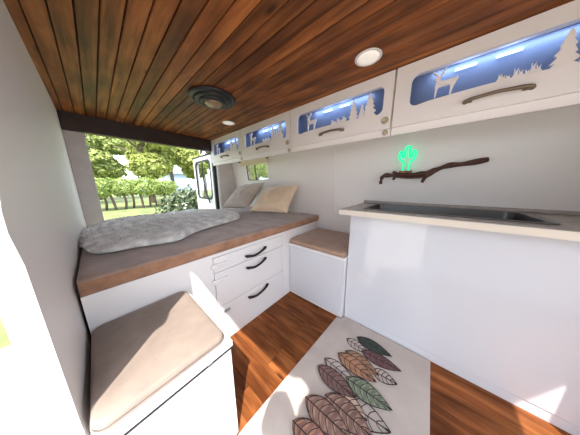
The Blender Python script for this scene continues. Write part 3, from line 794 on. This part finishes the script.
def tree(name, x, y, h, r, zb, m, label, cat, count, size, seed, group=None, nb=9):
    rng = random.Random(seed)
    t = thing(name, (x, y, GZ), label, cat, group)
    bm = bmesh.new()
    p = curve_pts([(x, y, GZ - .05), (x + .1, y, GZ + h*.25), (x - .08, y + .1, GZ + h*.5), (x + .05, y, GZ + h*.8)], 5); n = len(p)
    tube(bm, p, [.05*h*(1 - .8*i/n)*.62 for i in range(n)], 9)
    for k in range(5):
        a = k*1.3 + seed; z0 = GZ + h*(.32 + .08*k)
        q = curve_pts([(x, y, z0), (x + math.cos(a)*r*.35, y + math.sin(a)*r*.35, z0 + h*.1), (x + math.cos(a)*r*.75, y + math.sin(a)*r*.75, z0 + h*.16)], 4)
        tube(bm, q, [.012*h*(1 - .8*i/len(q)) for i in range(len(q))], 6)
    obj('trunk', bm, 'bark', t)
    bm = bmesh.new(); blobs = []
    zm = (zb + GZ + h)/2; hz2 = (GZ + h - zb)/2
    for k in range(nb):
        a = rng.uniform(0, 6.28); e = rng.uniform(-.9, .9); rr = r*.62*math.sqrt(1 - e*e*.8)*rng.uniform(.5, 1)
        blobs.append((x + math.cos(a)*rr, y + math.sin(a)*rr, zm + e*hz2*.72, r*rng.uniform(.36, .5), r*rng.uniform(.36, .5), hz2*rng.uniform(.26, .38)))
    leafcloud(bm, blobs, count, size, rng=rng)
    obj('crown', bm, m, t, fix=False)
    return t
G_ = 'tall trees at the back of the garden'
tree('tree', 3.6, 21., 9.5, 3.6, 1.5, M['leafy'], 'tall yellow-green tree behind the flat bright hedge at left', 'tree', 19000, .46, 1, G_)
tree('tree', 9.6, 23., 9.0, 3.4, 1.0, M['leafy'], 'tall yellow-green tree behind the open van door', 'tree', 19000, .46, 2, G_)
tree('tree', 8.6, 33., 12., 4.2, 3.6, M['leafd'], 'olive-green tree at the back with a pale gap under its crown', 'tree', 17000, .50, 3, G_)
tree('tree', .2, 31., 11., 4.4, .8, M['leafd'], 'dense olive-green tree at the far left of the garden', 'tree', 19000, .50, 4, G_)
tree('tree', -3.6, 22., 9.5, 4.0, 1.0, M['leafy'], 'broad yellow-green tree beyond the left pillar', 'tree', 12000, 0.47, 5, G_)
tree('tree', 15.5, 20., 9., 4.2, .3, M['leafd'], 'larger olive-green tree farther off, behind the slender one outside the side window', 'tree', 12000, 0.44, 6, G_)
tree('tree', 8.5, 11.5, 7., 2.2, 1.2, M['leafd'], 'slender olive-green tree outside the small side window', 'tree', 6000, .28, 8, G_)

hd = thing('hedge_tree', (3.0, 16.5, GZ), 'flat-topped bright green clipped hedge on dark stems across the lawn', 'hedge')
bm = bmesh.new(); rng = random.Random(11)
blobs = [(2.6 + 1.2*k, 16.5 + .5*(k % 2), 1.02 - .10*(k == 1), 1.15, 1.3, .80) for k in (-3, -2, -1, 0, 1)]
leafcloud(bm, blobs, 15000, .14, rng=rng, shell=.72); obj('foliage', bm, 'hedge', hd, fix=False)
bm = bmesh.new()
for k in range(10):
    xx = -.6 + k*.47; q = [(xx, 16.5 + .3*(k % 3), GZ - .05), (xx + rng.uniform(-.2, .2), 16.5, GZ + .7), (xx + rng.uniform(-.4, .4), 16.6, 1.25)]
    tube(bm, curve_pts(q, 3), .07, 6)
tag(obj('stems', bm, 'bark', hd))

bu = thing('flowering_shrub', (1.75, 6.0, GZ), 'rounded glossy dark green shrub with pale blossoms just behind the van', 'shrub')
bm = bmesh.new(); rng = random.Random(21)
blobs = [(1.75, 6.0, .35, .62, .6, .72), (1.42, 5.95, .25, .42, .4, .60), (2.10, 6.05, .45, .45, .4, .62), (1.9, 5.85, .72, .36, .36, .42), (1.62, 5.8, .62, .32, .3, .40)]
leafcloud(bm, blobs, 5200, .105, rng=rng, shell=.35); obj('foliage', bm, 'bushl', bu, fix=False)
bm = bmesh.new()
for k in range(24):
    b_ = rng.choice(blobs); a = rng.uniform(3.3, 6.1); e = rng.uniform(-.5, .9)
    c = Vector((b_[0] + math.cos(a)*math.cos(e)*b_[3]*.93, b_[1] + math.sin(a)*math.cos(e)*b_[4]*.93, b_[2] + math.sin(e)*b_[5]*.93))
    nrm = Vector((rng.uniform(-.5, .5), -1, rng.uniform(0, .8))).normalized(); t = nrm.cross(Vector((0, 0, 1))).normalized(); s = nrm.cross(t)
    for q in range(5):
        a2 = q*1.2566; d = t*math.cos(a2) + s*math.sin(a2); e2 = nrm.cross(d)
        bm.faces.new([bm.verts.new(v) for v in (c, c + d*.018 + e2*.010, c + d*.032 + nrm*.006, c + d*.018 - e2*.010)])
tag(obj('blossoms', bm, 'flower', bu, fix=False), kind='stuff')
bm = bmesh.new()
for k in range(9): tube(bm, curve_pts([(1.75 + rng.uniform(-.1, .1), 6., GZ - .05), (1.75 + rng.uniform(-.3, .3), 6., -.1), (1.75 + rng.uniform(-.6, .6), 6 + rng.uniform(-.3, .3), .6)], 4), .018, 6)
obj('stems', bm, 'bark', bu)

ho = thing('house', (12.4, 42, GZ), 'pale blue-white house glimpsed between the trees', 'house')
bm = bmesh.new(); box(bm, 10.4, 14.6, 42, 47, GZ - .1, 3.6); obj('walls', bm, 'house', ho)
bm = bmesh.new(); prism(bm, [(10.0, 3.58), (15.0, 3.58), (12.5, 5.4)], 'y', 41.6, 47.4); obj('roof', bm, 'roof', ho)
for xq in (11.2, 13.0):
    f_ = bbox('window', (xq, xq + .9, 41.93, 42.0, .9, 2.1), 'lamprim', ho); bbox('pane', (xq + .08, xq + .82, 41.915, 41.93, .98, 2.02), 'roof', f_)

# ------------------------------------------------------------------ light and sky
sun = bpy.data.lights.new('sun', 'SUN'); sun.energy = 6.4; sun.angle = R(.6); sun.color = (1., .945, .87)
so = bpy.data.objects.new('sun', sun); COL.objects.link(so); so.rotation_euler = SUN.to_track_quat('-Z', 'Y').to_euler(); so.location = (-3, -3, 6)
w = bpy.data.worlds.new('sky'); SC.world = w; w.use_nodes = True; nt = w.node_tree
bg = nt.nodes['Background']
sky = nt.nodes.new('ShaderNodeTexSky'); sky.sky_type = 'NISHITA'; sky.sun_disc = False; sky.sun_elevation = R(57); sky.sun_rotation = R(224); sky.air_density = 1.2; sky.dust_density = 3.
mixc = nt.nodes.new('ShaderNodeMix'); mixc.data_type = 'RGBA'; mixc.inputs['Factor'].default_value = .55
scl = nt.nodes.new('ShaderNodeVectorMath'); scl.operation = 'SCALE'; scl.inputs['Scale'].default_value = .22
nt.links.new(sky.outputs[0], scl.inputs[0]); nt.links.new(scl.outputs[0], mixc.inputs['A']); mixc.inputs['B'].default_value = (1.75, 1.95, 2.25, 1)
nt.links.new(mixc.outputs['Result'], bg.inputs['Color']); bg.inputs['Strength'].default_value = 1.7

# ------------------------------------------------------------------ camera
cam = bpy.data.cameras.new('camera'); co = bpy.data.objects.new('camera', cam); COL.objects.link(co)
cam.sensor_width = 36; cam.lens = 162.88/580*36; cam.clip_start = .02; cam.clip_end = 300
rt = Vector((.64467973, -.76443124, -.00573885)); up = Vector((.15340633, .12201283, .98060153)); fw = Vector((.74890223, .6330543, -.19592779))
co.matrix_world = Matrix(((rt.x, up.x, -fw.x, 0), (rt.y, up.y, -fw.y, 0), (rt.z, up.z, -fw.z, 1.1), (0, 0, 0, 1)))
SC.camera = co
vs_ = SC.view_settings; vs_.view_transform = 'Standard'; vs_.look = 'None'; vs_.gamma = 1; vs_.exposure = 0.42; vs_.use_curve_mapping = False
SC.cycles.max_bounces = 14; SC.cycles.diffuse_bounces = 8
